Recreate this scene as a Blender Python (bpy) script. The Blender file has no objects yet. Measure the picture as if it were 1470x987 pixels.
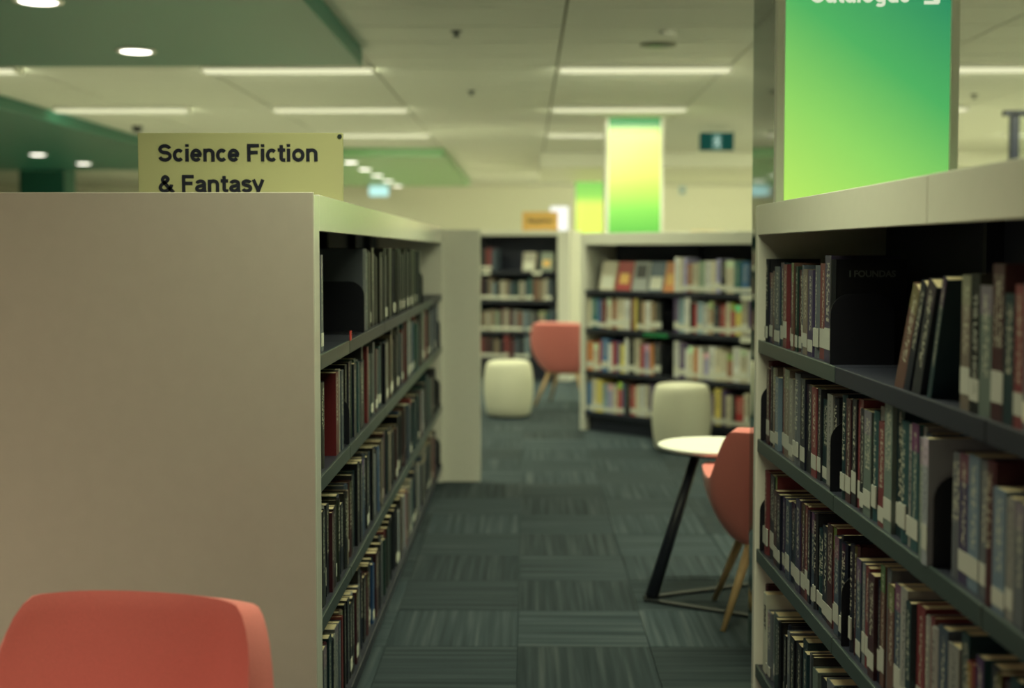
import bpy, bmesh, math, random
from mathutils import Vector, Matrix
import numpy as np
rng = random.Random(7)
C = bpy.context.scene.collection
SC = bpy.context.scene
R = math.radians

# ---------------------------------------------------------------- camera, world, exposure
cam_d = bpy.data.cameras.new('camera'); cam = bpy.data.objects.new('camera', cam_d); C.objects.link(cam)
cam.location = (0, 0, 1.37)
cam.rotation_euler = (R(90 - 3.0), 0, R(0.666))
cam_d.sensor_width = 36; cam_d.lens = 1894 / 1470 * 36
cam_d.shift_x = 0.0; cam_d.shift_y = -0.0233
cam_d.clip_start = 0.05
cam_d.dof.use_dof = True; cam_d.dof.focus_distance = 3.25; cam_d.dof.aperture_fstop = 2.0
SC.camera = cam
w = bpy.data.worlds.new('world'); SC.world = w; w.use_nodes = True
w.node_tree.nodes['Background'].inputs[0].default_value = (0.25, 0.33, 0.5, 1)
w.node_tree.nodes['Background'].inputs[1].default_value = 0.05
SC.view_settings.view_transform = 'Standard'; SC.view_settings.look = 'None'
SC.view_settings.gamma = 1; SC.view_settings.use_curve_mapping = False
SC.view_settings.exposure = 0.13

TUBE = (0.97, 1.0, 0.62)        # fluorescent light as the film saw it
WARM = (1.0, 0.74, 0.50)       # tint of the added fill lamp, unseen behind the camera
P_TUBE, P_FAR, P_NEAR, P_SIDE = 26.0, 40.0, 30.0, 5.0

def area_light(name, loc, sx, sy, power, color, rot=(0, 0, 0), spread=180, parent=None, shape='RECTANGLE'):
    d = bpy.data.lights.new(name, 'AREA'); d.shape = shape; d.size = sx; d.size_y = sy
    d.energy = power; d.color = color; d.spread = R(spread)
    o = bpy.data.objects.new(name, d); C.objects.link(o); o.location = loc; o.rotation_euler = rot
    if parent: o.parent = parent
    return o

# ---------------------------------------------------------------- materials
def mat(name, color, rough=0.5, metal=0.0, noise=0.0, nscale=40, bump=0.0, bscale=200, coat=0.0, spec=0.5):
    m = bpy.data.materials.new(name); m.use_nodes = True
    nt = m.node_tree; b = nt.nodes['Principled BSDF']
    b.inputs['Base Color'].default_value = (*color, 1); b.inputs['Roughness'].default_value = rough
    b.inputs['Metallic'].default_value = metal; b.inputs['Specular IOR Level'].default_value = spec
    b.inputs['Coat Weight'].default_value = coat
    if noise:
        tc = nt.nodes.new('ShaderNodeTexCoord'); n = nt.nodes.new('ShaderNodeTexNoise'); n.inputs['Scale'].default_value = nscale
        n.inputs['Detail'].default_value = 4
        nt.links.new(tc.outputs['Object'], n.inputs['Vector'])
        r = nt.nodes.new('ShaderNodeMix'); r.data_type = 'RGBA'
        r.inputs[6].default_value = (*[c * (1 - noise) for c in color], 1); r.inputs[7].default_value = (*[min(1, c * (1 + noise)) for c in color], 1)
        nt.links.new(n.outputs['Fac'], r.inputs[0]); nt.links.new(r.outputs[2], b.inputs['Base Color'])
    if bump:
        tc = nt.nodes.new('ShaderNodeTexCoord'); n = nt.nodes.new('ShaderNodeTexNoise'); n.inputs['Scale'].default_value = bscale
        nt.links.new(tc.outputs['Object'], n.inputs['Vector'])
        bp = nt.nodes.new('ShaderNodeBump'); bp.inputs['Strength'].default_value = bump; bp.inputs['Distance'].default_value = 0.01
        nt.links.new(n.outputs['Fac'], bp.inputs['Height']); nt.links.new(bp.outputs['Normal'], b.inputs['Normal'])
    return m
def emit(name, color, strength):
    m = bpy.data.materials.new(name); m.use_nodes = True; nt = m.node_tree
    nt.nodes.remove(nt.nodes['Principled BSDF']); e = nt.nodes.new('ShaderNodeEmission')
    e.inputs[0].default_value = (*color, 1); e.inputs[1].default_value = strength
    nt.links.new(e.outputs[0], nt.nodes['Material Output'].inputs[0]); return m

M = {}
M['laminate'] = mat('cream_laminate', (0.72, 0.72, 0.66), 0.20, noise=0.03, nscale=30)
M['laminate_end'] = mat('shaded_laminate', (0.60, 0.57, 0.53), 0.22, noise=0.04, nscale=25)  # white laminate again, the end face's dimmer light put into the colour
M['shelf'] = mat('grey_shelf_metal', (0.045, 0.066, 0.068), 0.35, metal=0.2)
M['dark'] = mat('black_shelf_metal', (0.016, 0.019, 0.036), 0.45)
M['black'] = mat('black_steel', (0.010, 0.011, 0.018), 0.35)
M['backpanel'] = mat('navy_back_panel', (0.022, 0.027, 0.052), 0.6)
M['pages'] = mat('book_pages', (0.72, 0.62, 0.40), 0.8, noise=0.08, nscale=20)
M['label'] = mat('spine_label', (0.75, 0.76, 0.68), 0.5)
M['ceiling'] = mat('ceiling_tile', (0.70, 0.71, 0.66), 0.85, noise=0.05, nscale=60)
M['grid'] = mat('ceiling_grid', (0.22, 0.22, 0.18), 0.7)
M['white'] = mat('white_paint', (0.78, 0.78, 0.70), 0.5)
M['wall'] = mat('cream_wall', (0.76, 0.75, 0.64), 0.7)
M['wallgrey'] = mat('grey_wall', (0.35, 0.37, 0.31), 0.7)
M['soffit'] = mat('green_soffit', (0.028, 0.150, 0.112), 0.38, noise=0.03, nscale=5, spec=0.3)
M['soffit_pale'] = mat('pale_green_soffit', (0.20, 0.44, 0.20), 0.3)
M['coral'] = mat('coral_wool', (0.76, 0.21, 0.20), 0.85, noise=0.12, nscale=300, bump=0.15, bscale=900)
M['coral'].node_tree.nodes['Principled BSDF'].inputs['Sheen Weight'].default_value = 0.3
M['oak'] = mat('oak', (0.50, 0.33, 0.17), 0.5, noise=0.15, nscale=15)
M['stool'] = mat('cream_vinyl', (0.74, 0.73, 0.60), 0.45, bump=0.03, bscale=300)
M['tabletop'] = mat('white_tabletop', (0.86, 0.86, 0.82), 0.35)
M['trim'] = mat('aluminium_trim', (0.88, 0.88, 0.82), 0.3)
M['glass_green'] = mat('dark_green_glass', (0.015, 0.075, 0.055), 0.04, coat=0.3, spec=0.7)
M['exit_green'] = emit('exit_green', (0.008, 0.055, 0.04), 1.0)
M['exit_white'] = emit('exit_white', (0.45, 0.62, 0.52), 1.0)
M['exit_cyan'] = emit('exit_cyan', (0.55, 0.95, 0.85), 1.0)
M['diffuser'] = emit('tube_diffuser', (1.0, 1.0, 0.64), 0.80)
M['bounce'] = mat('pale_bounce_floor', (0.60, 0.59, 0.50), 0.45, noise=0.08, nscale=6)
M['downlight'] = emit('downlight_lens', (1.0, 0.95, 0.80), 5.0)
M['signface'] = mat('khaki_sign', (0.60, 0.60, 0.34), 0.35)
M['signtext'] = mat('navy_letters', (0.012, 0.014, 0.035), 0.5)
M['orangesign'] = mat('orange_sign', (0.82, 0.50, 0.15), 0.4)
M['paleletters'] = emit('pale_letters', (0.72, 0.80, 0.58), 0.9)
M['window'] = emit('lit_window', (1.0, 1.0, 0.92), 1.1)
M['teal'] = mat('dark_teal_panel', (0.012, 0.10, 0.075), 0.4)
M['plate'] = mat('dark_metal_plate', (0.02, 0.024, 0.03), 0.55, metal=0.2)
M['label_tint'] = mat('call_number_label', (0.7, 0.7, 0.65), 0.5)
nt_ = M['label_tint'].node_tree; oi_ = nt_.nodes.new('ShaderNodeObjectInfo'); nt_.links.new(oi_.outputs['Color'], nt_.nodes['Principled BSDF'].inputs['Base Color'])
M['plaincover'] = mat('plain_cover', (.1, .1, .1), .4)
nt_ = M['plaincover'].node_tree; oi_ = nt_.nodes.new('ShaderNodeObjectInfo'); nt_.links.new(oi_.outputs['Color'], nt_.nodes['Principled BSDF'].inputs['Base Color'])
M['greenlabel'] = mat('green_label', (0.02, 0.22, 0.08), 0.4)

def gradient_panel(name, stops, vec, strength):
    """backlit printed panel: colour runs along a direction of the panel's own 0..1 space"""
    m = bpy.data.materials.new(name); m.use_nodes = True; nt = m.node_tree; b = nt.nodes['Principled BSDF']
    tc = nt.nodes.new('ShaderNodeTexCoord'); dp = nt.nodes.new('ShaderNodeVectorMath'); dp.operation = 'DOT_PRODUCT'
    dp.inputs[1].default_value = vec; nt.links.new(tc.outputs['Generated'], dp.inputs[0])
    cr = nt.nodes.new('ShaderNodeValToRGB'); el = cr.color_ramp.elements
    while len(el) < len(stops): el.new(0.5)
    for e, (p, c) in zip(el, stops): e.position = p; e.color = (*c, 1)
    nt.links.new(dp.outputs['Value'], cr.inputs[0])
    nt.links.new(cr.outputs[0], b.inputs['Emission Color']); b.inputs['Emission Strength'].default_value = strength
    mu = nt.nodes.new('ShaderNodeMix'); mu.data_type = 'RGBA'; mu.inputs[0].default_value = 0.5
    mu.inputs[7].default_value = (0.0, 0.0, 0.0, 1); nt.links.new(cr.outputs[0], mu.inputs[6]); nt.links.new(mu.outputs[2], b.inputs['Base Color'])
    b.inputs['Roughness'].default_value = 0.18
    return m

def cover_mat(name, attribute):
    """book cover: own colour with a contrasting block of spine print"""
    m = bpy.data.materials.new(name); m.use_nodes = True; nt = m.node_tree; b = nt.nodes['Principled BSDF']; L = nt.links
    N = nt.nodes.new
    if attribute:
        at = N('ShaderNodeAttribute'); at.attribute_name = 'Col'; col = at.outputs['Color']
        L.new(col, b.inputs['Base Color']); b.inputs['Roughness'].default_value = 0.4
        return m
    oi = N('ShaderNodeObjectInfo'); tc = N('ShaderNodeTexCoord'); sep = N('ShaderNodeSeparateXYZ'); L.new(tc.outputs['Object'], sep.inputs[0])
    def math_(op, a, bb=None, c=None):
        n = N('ShaderNodeMath'); n.operation = op
        for i, v in enumerate((a, bb, c)):
            if v is None: continue
            if isinstance(v, (int, float)): n.inputs[i].default_value = v
            else: L.new(v, n.inputs[i])
        return n.outputs[0]
    # print: letters as noise cells running up the spine, each book with its own offset
    comb = N('ShaderNodeCombineXYZ')
    off = math_('MULTIPLY', oi.outputs['Random'], 37.0)
    L.new(math_('MULTIPLY', sep.outputs['X'], 5.0), comb.inputs[0]); L.new(math_('ADD', math_('MULTIPLY', sep.outputs['Z'], 34.0), off), comb.inputs[2])
    no = N('ShaderNodeTexNoise'); no.inputs['Scale'].default_value = 1.0; no.inputs['Detail'].default_value = 1; L.new(comb.outputs[0], no.inputs['Vector'])
    ink = math_('GREATER_THAN', no.outputs['Fac'], 0.52)
    ax = math_('ABSOLUTE', sep.outputs['X'])
    strip = math_('LESS_THAN', ax, math_('MULTIPLY_ADD', oi.outputs['Random'], 0.18, 0.13))
    zz = sep.outputs['Z']
    zlo = math_('GREATER_THAN', zz, math_('MULTIPLY_ADD', oi.outputs['Random'], 0.25, 0.22)); zhi = math_('LESS_THAN', zz, 0.93)
    front = math_('LESS_THAN', sep.outputs['Y'], 0.004)
    fac = math_('MULTIPLY', math_('MULTIPLY', ink, strip), math_('MULTIPLY', math_('MULTIPLY', zlo, zhi), front))
    # contrast colour: pale on dark books, dark on pale books
    bw = N('ShaderNodeRGBToBW'); L.new(oi.outputs['Color'], bw.inputs[0])
    pale = math_('LESS_THAN', bw.outputs[0], 0.22)
    inkc = N('ShaderNodeMix'); inkc.data_type = 'RGBA'; inkc.inputs[6].default_value = (0.03, 0.03, 0.05, 1); inkc.inputs[7].default_value = (0.5, 0.5, 0.42, 1); L.new(pale, inkc.inputs[0])
    # a band of second colour on some spines
    fr = math_('FRACT', math_('MULTIPLY', oi.outputs['Random'], 13.7))
    band = math_('MULTIPLY', math_('MULTIPLY', math_('GREATER_THAN', zz, 0.78), math_('GREATER_THAN', fr, 0.65)), front)
    hsv = N('ShaderNodeHueSaturation'); L.new(oi.outputs['Color'], hsv.inputs['Color']); L.new(math_('MULTIPLY_ADD', fr, 0.6, 0.2), hsv.inputs['Hue']); hsv.inputs['Value'].default_value = 1.3
    m1 = N('ShaderNodeMix'); m1.data_type = 'RGBA'; L.new(band, m1.inputs[0]); L.new(oi.outputs['Color'], m1.inputs[6]); L.new(hsv.outputs[0], m1.inputs[7])
    m2 = N('ShaderNodeMix'); m2.data_type = 'RGBA'; L.new(math_('MULTIPLY', fac, 0.75), m2.inputs[0]); L.new(m1.outputs[2], m2.inputs[6]); L.new(inkc.outputs[2], m2.inputs[7])
    L.new(m2.outputs[2], b.inputs['Base Color']); b.inputs['Roughness'].default_value = 0.38
    return m
M['cover'] = cover_mat('book_cover', False); M['cover_far'] = cover_mat('book_cover_far', True)

def carpet_mat(name, world):
    m = bpy.data.materials.new(name); m.use_nodes = True; nt = m.node_tree; b = nt.nodes['Principled BSDF']; L = nt.links; N = nt.nodes.new
    tc = N('ShaderNodeTexCoord'); oi = N('ShaderNodeObjectInfo')
    mp = N('ShaderNodeMapping'); mp.inputs['Scale'].default_value = (42, 0.9, 1); L.new(tc.outputs['Object'], mp.inputs[0])
    ad = N('ShaderNodeVectorMath'); ad.operation = 'ADD'; L.new(mp.outputs[0], ad.inputs[0])
    sc = N('ShaderNodeVectorMath'); sc.operation = 'SCALE'; sc.inputs[0].default_value = (91, 53, 0); L.new(oi.outputs['Random'], sc.inputs['Scale']); L.new(sc.outputs[0], ad.inputs[1])
    n = N('ShaderNodeTexNoise'); n.inputs['Scale'].default_value = 1; n.inputs['Detail'].default_value = 3; L.new(ad.outputs[0], n.inputs['Vector'])
    cr = N('ShaderNodeValToRGB'); el = cr.color_ramp.elements
    el[0].position = 0.30; el[0].color = (0.020, 0.032, 0.042, 1); el[1].position = 0.74; el[1].color = (0.078, 0.096, 0.110, 1)
    e = el.new(0.52); e.color = (0.037, 0.053, 0.067, 1)
    L.new(n.outputs['Fac'], cr.inputs[0])
    # yarn fleck, and a tone of its own for each tile
    f = N('ShaderNodeTexNoise'); f.inputs['Scale'].default_value = 420; L.new(tc.outputs['Object'], f.inputs['Vector'])
    hs = N('ShaderNodeHueSaturation'); L.new(cr.outputs[0], hs.inputs['Color'])
    mr = N('ShaderNodeMapRange'); mr.inputs['To Min'].default_value = 0.72; mr.inputs['To Max'].default_value = 1.25; L.new(oi.outputs['Random'], mr.inputs[0])
    mf = N('ShaderNodeMapRange'); mf.inputs['From Min'].default_value = 0.3; mf.inputs['From Max'].default_value = 0.7; mf.inputs['To Min'].default_value = 0.75; mf.inputs['To Max'].default_value = 1.25; L.new(f.outputs['Fac'], mf.inputs[0])
    mu = N('ShaderNodeMath'); mu.operation = 'MULTIPLY'; L.new(mr.outputs[0], mu.inputs[0]); L.new(mf.outputs[0], mu.inputs[1]); L.new(mu.outputs[0], hs.inputs['Value'])
    L.new(hs.outputs[0], b.inputs['Base Color']); b.inputs['Roughness'].default_value = 0.95; b.inputs['Specular IOR Level'].default_value = 0.2
    bp = N('ShaderNodeBump'); bp.inputs['Strength'].default_value = 0.25; bp.inputs['Distance'].default_value = 0.004
    L.new(n.outputs['Fac'], bp.inputs['Height']); L.new(bp.outputs[0], b.inputs['Normal'])
    return m
M['carpet'] = carpet_mat('carpet', False)

# ---------------------------------------------------------------- mesh helpers
def add_box(bm, x0, x1, y0, y1, z0, z1, bevel=0.0, mi=0):
    vs = [bm.verts.new((x, y, z)) for z in (z0, z1) for y in (y0, y1) for x in (x0, x1)]
    fs = [bm.faces.new([vs[i] for i in f]) for f in ((0, 2, 3, 1), (4, 5, 7, 6), (0, 1, 5, 4), (2, 6, 7, 3), (0, 4, 6, 2), (1, 3, 7, 5))]
    for f in fs: f.material_index = mi
    if bevel:
        es = list({e for f in fs for e in f.edges}); bmesh.ops.bevel(bm, geom=es, offset=bevel, segments=2, affect='EDGES', profile=0.5)
    return fs
def add_tube(bm, p0, p1, r0, r1, n=14):
    p0, p1 = Vector(p0), Vector(p1); d = (p1 - p0).normalized(); q = d.to_track_quat('Z', 'Y')
    a = [bm.verts.new(p0 + q @ Vector((r0 * math.cos(2 * math.pi * i / n), r0 * math.sin(2 * math.pi * i / n), 0))) for i in range(n)]
    b = [bm.verts.new(p1 + q @ Vector((r1 * math.cos(2 * math.pi * i / n), r1 * math.sin(2 * math.pi * i / n), 0))) for i in range(n)]
    for i in range(n): bm.faces.new((a[i], a[(i + 1) % n], b[(i + 1) % n], b[i])).smooth = True
    bm.faces.new(a[::-1]); bm.faces.new(b)
def add_lathe(bm, prof, n=40, squash=None):
    rings = []
    for r, z in prof:
        rings.append([bm.verts.new((r * math.cos(2 * math.pi * i / n), r * math.sin(2 * math.pi * i / n), z)) for i in range(n)])
    for a, b in zip(rings, rings[1:]):
        for i in range(n): bm.faces.new((a[i], a[(i + 1) % n], b[(i + 1) % n], b[i])).smooth = True
    bm.faces.new(rings[0][::-1]); bm.faces.new(rings[-1])
def add_prism(bm, pts, z0, z1):
    a = [bm.verts.new((x, y, z0)) for x, y in pts]; b = [bm.verts.new((x, y, z1)) for x, y in pts]; n = len(pts)
    bm.faces.new(a[::-1]); bm.faces.new(b)
    for i in range(n): bm.faces.new((a[i], a[(i + 1) % n], b[(i + 1) % n], b[i]))
def obj(name, bm, m, parent=None, loc=None):
    me = bpy.data.meshes.new(name); bmesh.ops.recalc_face_normals(bm, faces=bm.faces); bm.to_mesh(me); bm.free()
    for x in (m if isinstance(m, (list, tuple)) else [m]): me.materials.append(x)
    o = bpy.data.objects.new(name, me); C.objects.link(o)
    if parent: o.parent = parent
    if loc: o.location = loc
    return o
def box(name, b, m, parent=None, bevel=0.0):
    bm = bmesh.new(); add_box(bm, *b, bevel=bevel); return obj(name, bm, m, parent)
def tag(o, label, cat, group=None):
    o['label'] = label; o['category'] = cat
    if group: o['group'] = group
    return o
def thing(name, label, cat, loc=(0, 0, 0), rz=0, group=None):
    o = bpy.data.objects.new(name, None); C.objects.link(o); o.location = loc; o.rotation_euler = (0, 0, rz); o.empty_display_size = 0.1
    return tag(o, label, cat, group)
def struct(o): o['kind'] = 'structure'; return o
def copy_tree(o, parent=None):
    c = o.copy(); C.objects.link(c)
    if parent: c.parent = parent
    for ch in list(o.children): copy_tree(ch, c)
    return c
def text(name, body, size, m, parent=None, bold=0.0, depth=0.001, align='LEFT', spacing=1.0):
    cu = bpy.data.curves.new(name, 'FONT'); cu.body = body; cu.size = size; cu.extrude = depth; cu.offset = bold; cu.align_x = align; cu.space_character = spacing
    cu.resolution_u = 4
    t = bpy.data.objects.new(name + '_tmp', cu); C.objects.link(t)
    dg = bpy.context.evaluated_depsgraph_get(); me = bpy.data.meshes.new_from_object(t.evaluated_get(dg)); me.name = name
    bpy.data.objects.remove(t); bpy.data.curves.remove(cu)
    me.materials.clear(); me.materials.append(m)
    o = bpy.data.objects.new(name, me); C.objects.link(o)
    if parent: o.parent = parent
    return o

def _arc(cx, cy, rx, ry, a0, a1, n=14): return [(cx + rx * math.cos(R(a0 + (a1 - a0) * i / n)), cy + ry * math.sin(R(a0 + (a1 - a0) * i / n))) for i in range(n + 1)]
def _smooth(p, k=5):
    o = []
    for i in range(len(p) - 1):
        a, b, c, d = p[max(i - 1, 0)], p[i], p[i + 1], p[min(i + 2, len(p) - 1)]
        for j in range(k):
            t = j / k; o.append(tuple(.5 * (2 * b[q] + (c[q] - a[q]) * t + (2 * a[q] - 5 * b[q] + 4 * c[q] - d[q]) * t * t + (3 * b[q] - a[q] - 3 * c[q] + d[q]) * t ** 3) for q in (0, 1)))
    return o + [p[-1]]
GL = {  # advance, strokes; cap height 1
 'S': (.68, [_arc(.34, .715, .22, .19, 12, 270) + _arc(.34, .31, .235, .215, 90, -168)[1:]]), 'c': (.53, [_arc(.28, .37, .185, .28, 42, 318)]),
 'i': (.26, [[(.13, 0), (.13, .74)], [(.13, .84), (.13, 1.0)]]), 'e': (.56, [_arc(.28, .37, .19, .28, 0, 322), [(.1, .37), (.52, .37)]]),
 'n': (.60, [[(.12, 0), (.12, .74)], _arc(.30, .46, .18, .195, 175, 0) + [(.48, 0)]]), 'F': (.62, [[(.13, 0), (.13, 1)], [(.06, .91), (.59, .91)], [(.1, .52), (.53, .52)]]),
 't': (.38, [[(.18, .95), (.18, .2)] + _arc(.29, .2, .11, .115, 180, 275)[1:] + [(.36, .085)], [(.02, .66), (.36, .66)]]), 'o': (.62, [_arc(.31, .37, .205, .28, 0, 360, 24)]),
 '&': (.76, [_smooth([(.72, .0), (.46, .33), (.25, .64), (.23, .79), (.34, .91), (.46, .79), (.41, .65), (.20, .47), (.11, .27), (.22, .10), (.36, .09), (.50, .18), (.60, .34), (.62, .46)])]),
 'a': (.56, [_arc(.28, .49, .17, .16, 165, 0)[::1] + [(.45, .12), (.50, 0)], _smooth([(.45, .40), (.30, .38), (.14, .31), (.11, .19), (.22, .09), (.36, .13), (.45, .26)])]),
 's': (.51, [_arc(.26, .53, .165, .125, 15, 270) + _arc(.26, .24, .175, .155, 90, -165)[1:]]), 'y': (.53, [[(.05, .74), (.285, .06)], [(.48, .74), (.25, .02)] + [(.19, -.13), (.05, -.15)]]),
 'C': (.76, [_arc(.40, .5, .30, .41, 38, 322, 20)]), 'l': (.26, [[(.13, 0), (.13, 1)]]), 'g': (.60, [_arc(.28, .38, .18, .27, 0, 360, 22), [(.46, .74), (.46, -.05)] + _arc(.28, -.05, .18, .12, 0, -150)[1:]]),
 'u': (.60, [[(.12, .74), (.12, .28)] + _arc(.30, .28, .18, .195, 180, 360)[1:], [(.48, .74), (.48, 0)]]), 'M': (.84, [[(.12, 0), (.12, 1)], [(.14, .96), (.42, .06)], [(.42, .06), (.70, .96)], [(.72, 0), (.72, 1)]]),
 'z': (.50, [[(.06, .66), (.44, .66)], [(.42, .64), (.08, .1)], [(.06, .08), (.46, .08)]]), ' ': (.28, [])}
def lettering(name, body, cap, m, parent=None, xs=1.28, stroke=.20, depth=.0012):
    bm = bmesh.new(); x = 0; lift = 0
    for chh in body:
        adv, strokes = GL[chh]
        for st in strokes:
            lift += 1e-5
            P_ = [Vector(((x + p[0] * xs) * cap, p[1] * cap)) for p in st]; L_, R_ = [], []
            for i, p in enumerate(P_):
                d = (P_[min(i + 1, len(P_) - 1)] - P_[max(i - 1, 0)])
                if len(P_) > 20 and (P_[0] - P_[-1]).length < 1e-6 and i in (0, len(P_) - 1): d = P_[1] - P_[-2]
                d.normalize(); n_ = Vector((-d.y, d.x)) * stroke * cap / 2; L_.append(p + n_); R_.append(p - n_)
            for sgn in (1,):
                f = [(bm.verts.new((a.x, a.y, depth + lift)), bm.verts.new((b.x, b.y, depth + lift))) for a, b in zip(L_, R_)]
                k = [(bm.verts.new((a.x, a.y, 0)), bm.verts.new((b.x, b.y, 0))) for a, b in zip(L_, R_)]
                for i in range(len(f) - 1):
                    bm.faces.new((f[i][0], f[i][1], f[i + 1][1], f[i + 1][0])); bm.faces.new((f[i][0], f[i + 1][0], k[i + 1][0], k[i][0])); bm.faces.new((f[i][1], k[i][1], k[i + 1][1], f[i + 1][1]))
                bm.faces.new((f[0][0], k[0][0], k[0][1], f[0][1])); bm.faces.new((f[-1][0], f[-1][1], k[-1][1], k[-1][0]))
        x += adv * xs
    return obj(name, bm, m, parent)

# ---------------------------------------------------------------- room shell
ZC = 2.68
XL, XR, YN, YF = -12.0, 7.0, -6.0, 27.0
floor = struct(box('floor', (XL, XR, YN, YF, -0.12, -0.006), M['carpet']))
T = 0.458
tile_bm = bmesh.new(); add_box(tile_bm, -T / 2 + .0012, T / 2 - .0012, -T / 2 + .0012, T / 2 - .0012, -0.006, 0.0)
tile0 = None
for j in range(29):
    for i in range(9):
        x, y = -0.72 + T * i, 3.37 + T * j
        if y < 8 and x > 1.7 or y > 12 and x > 1.6: continue
        if tile0 is None: o = tile0 = obj('carpet_tile', tile_bm, M['carpet'])
        else: o = tile0.copy(); C.objects.link(o)
        o.parent = floor; o.location = (x, y, rng.uniform(-.0006, .0006)); o.rotation_euler = (0, 0, R(90) * ((i + j) % 2) + (R(180) if rng.random() < .5 else 0))
bm = bmesh.new()     # added pale floor, out of view, bounces light onto the ceiling
add_box(bm, XL, -1.70, 9.5, YF, -.006, -.001); add_box(bm, -3.0, -1.70, YN, 9.5, -.006, -.001); add_box(bm, 2.95, XR, YN, YF, -.006, -.001); add_box(bm, -1.70, 2.95, 16.6, YF, -.006, -.001); add_box(bm, -1.70, 2.95, YN, 1.6, -.006, -.001)
o = obj('bounce_surround', bm, M['bounce'], floor); o['kind'] = 'stuff'
ceiling = struct(box('ceiling', (XL, XR, YN, YF, ZC + 0.012, ZC + 0.15), M['grid']))
xedges = sorted([k * 2.54 + e for k in range(-3, 3) for e in (0.21, 1.43)])
cache = {}
nt_ = 0
for a, b in zip(xedges, xedges[1:]):
    wd = round(b - a, 3)
    for j in range(28):
        y0 = 6.0 + 0.59 * j
        if not (abs((a + b) / 2) < 0.46 * y0 + 0.8): continue
        if nt_ >= 298: continue
        nt_ += 1
        if wd not in cache:
            bm = bmesh.new(); add_box(bm, .008, wd - .008, .009, .59 - .009, 0.0, 0.0125); o = cache[wd] = obj('ceiling_tile', bm, M['ceiling'])
        else: o = cache[wd].copy(); C.objects.link(o)
        o.parent = ceiling; o.location = (a, y0, ZC)
# the rest of the ceiling: one flush field left, behind and beyond the tiles
bm = bmesh.new()
add_box(bm, XL, XR, YN, 5.995, ZC, ZC + .012); add_box(bm, XL, XR, 22.525, YF, ZC, ZC + .012)
add_box(bm, XL, xedges[0], 6.0, 22.52, ZC, ZC + .012); add_box(bm, xedges[-1], XR, 6.0, 22.52, ZC, ZC + .012)
o = obj('ceiling_field', bm, M['ceiling'], ceiling); o['kind'] = 'stuff'
struct(box('wall_far', (XL, XR, YF, YF + .15, -0.1, ZC + .1), M['wall']))
struct(box('wall_left', (XL - .15, XL, YN, YF, -0.1, ZC + .1), M['wallgrey']))
struct(box('wall_right', (XR, XR + .15, YN, YF, -0.1, ZC + .1), M['wall']))
struct(box('wall_near', (XL, XR, YN - .15, YN, -0.1, ZC + .1), M['wallgrey']))
# dropped soffits and the white bulkhead
struct(box('trim_1', (-6.9, -1.07, 1.2, 8.615, 2.565, ZC - .001), M['soffit'], bevel=.004))
struct(box('trim_2', (-8.8, -4.43, 10.2, 19.6, 2.565, ZC - .001), M['soffit'], bevel=.004))
struct(box('trim_3', (-4.2, -1.07, 16.86, 24.6, 2.565, ZC - .001), M['soffit_pale'], bevel=.004))
struct(box('trim_4', (0.17, 6.99, 17.6, 21.4, 2.48, ZC - .001), M['white'], bevel=.004))
# lit window in the far wall
wn = struct(box('window_1', (0.44, 0.86, YF - .03, YF - .001, 1.2, 2.30), M['white'], bevel=.004))
box('pane', (0.47, 0.83, YF - .036, YF - .031, 1.23, 2.27), M['window'], wn)

# ---------------------------------------------------------------- ceiling fixtures
def fixture(x, y, label, p=P_TUBE, color=TUBE, spread=150, side=P_SIDE):
    t = thing('ceiling_light', label, 'light', (x, y, ZC - 0.045), 0, 'linear ceiling lights')
    bm = bmesh.new(); add_box(bm, -.61, .61, -.08, .08, .02, .0445); obj('housing', bm, M['white'], t)
    bm = bmesh.new(); add_box(bm, -.595, .595, -.07, .07, 0.0, .02, bevel=.006); obj('diffuser', bm, M['diffuser'], t)
    for s in (-1, 1):
        bm = bmesh.new(); add_box(bm, s * .61 - .006, s * .61 + .006, -.082, .082, -.003, .0445, bevel=.002); obj('end_cap', bm, M['trim'], t)
    area_light('lamp', (0, 0, -.004), 1.18, .13, p, color, parent=t, spread=spread)
    if side: area_light('forward_fill', (0, .084, .012), 1.18, .022, side, color, rot=(R(97), 0, 0), parent=t)   # added side lamp, brightens the ceiling and surfaces beyond each fixture
    return t
cols = [(-4.24, 'far left'), (-1.70, 'left of the middle'), (0.83, 'right of the middle'), (3.37, 'right'), (5.9, 'far right')]
rows = [(9.45, 'nearest ceiling row in view'), (12.1, 'second ceiling row'), (14.75, 'third ceiling row'), (17.4, 'fourth ceiling row'), (20.05, 'fifth ceiling row'), (22.7, 'farthest ceiling row')]
for y, rl in rows:
    for x, cl in cols:
        if y > 10.2 and y < 19.6 and x < -4: 
            if y > 12.6: continue
            x = -3.7
        if 16.86 < y < 24.6 and -4.2 < x < -1: continue
        if 17.0 < y < 21.4 and x > 0.17: continue
        fixture(x, y, 'slim linear tube light, %s in the %s' % (cl, rl), p=P_TUBE if y < 13 else P_FAR, side=22 if y > 20 else P_SIDE)
for x, cl in ((0.83, 'over the small table'), (3.37, 'to the right of the green column')):
    fixture(x, 5.4, 'slim linear tube light on the ceiling %s' % cl, p=P_NEAR, spread=140, side=14)
for x, y, p in ((-3.3, 0.6, 74),):    # added warm fill, unseen behind the camera, lights the end panel and chair
    area_light('added_warm_fill', (x, y, ZC - .02), .4, .4, p, WARM, spread=150)

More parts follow.
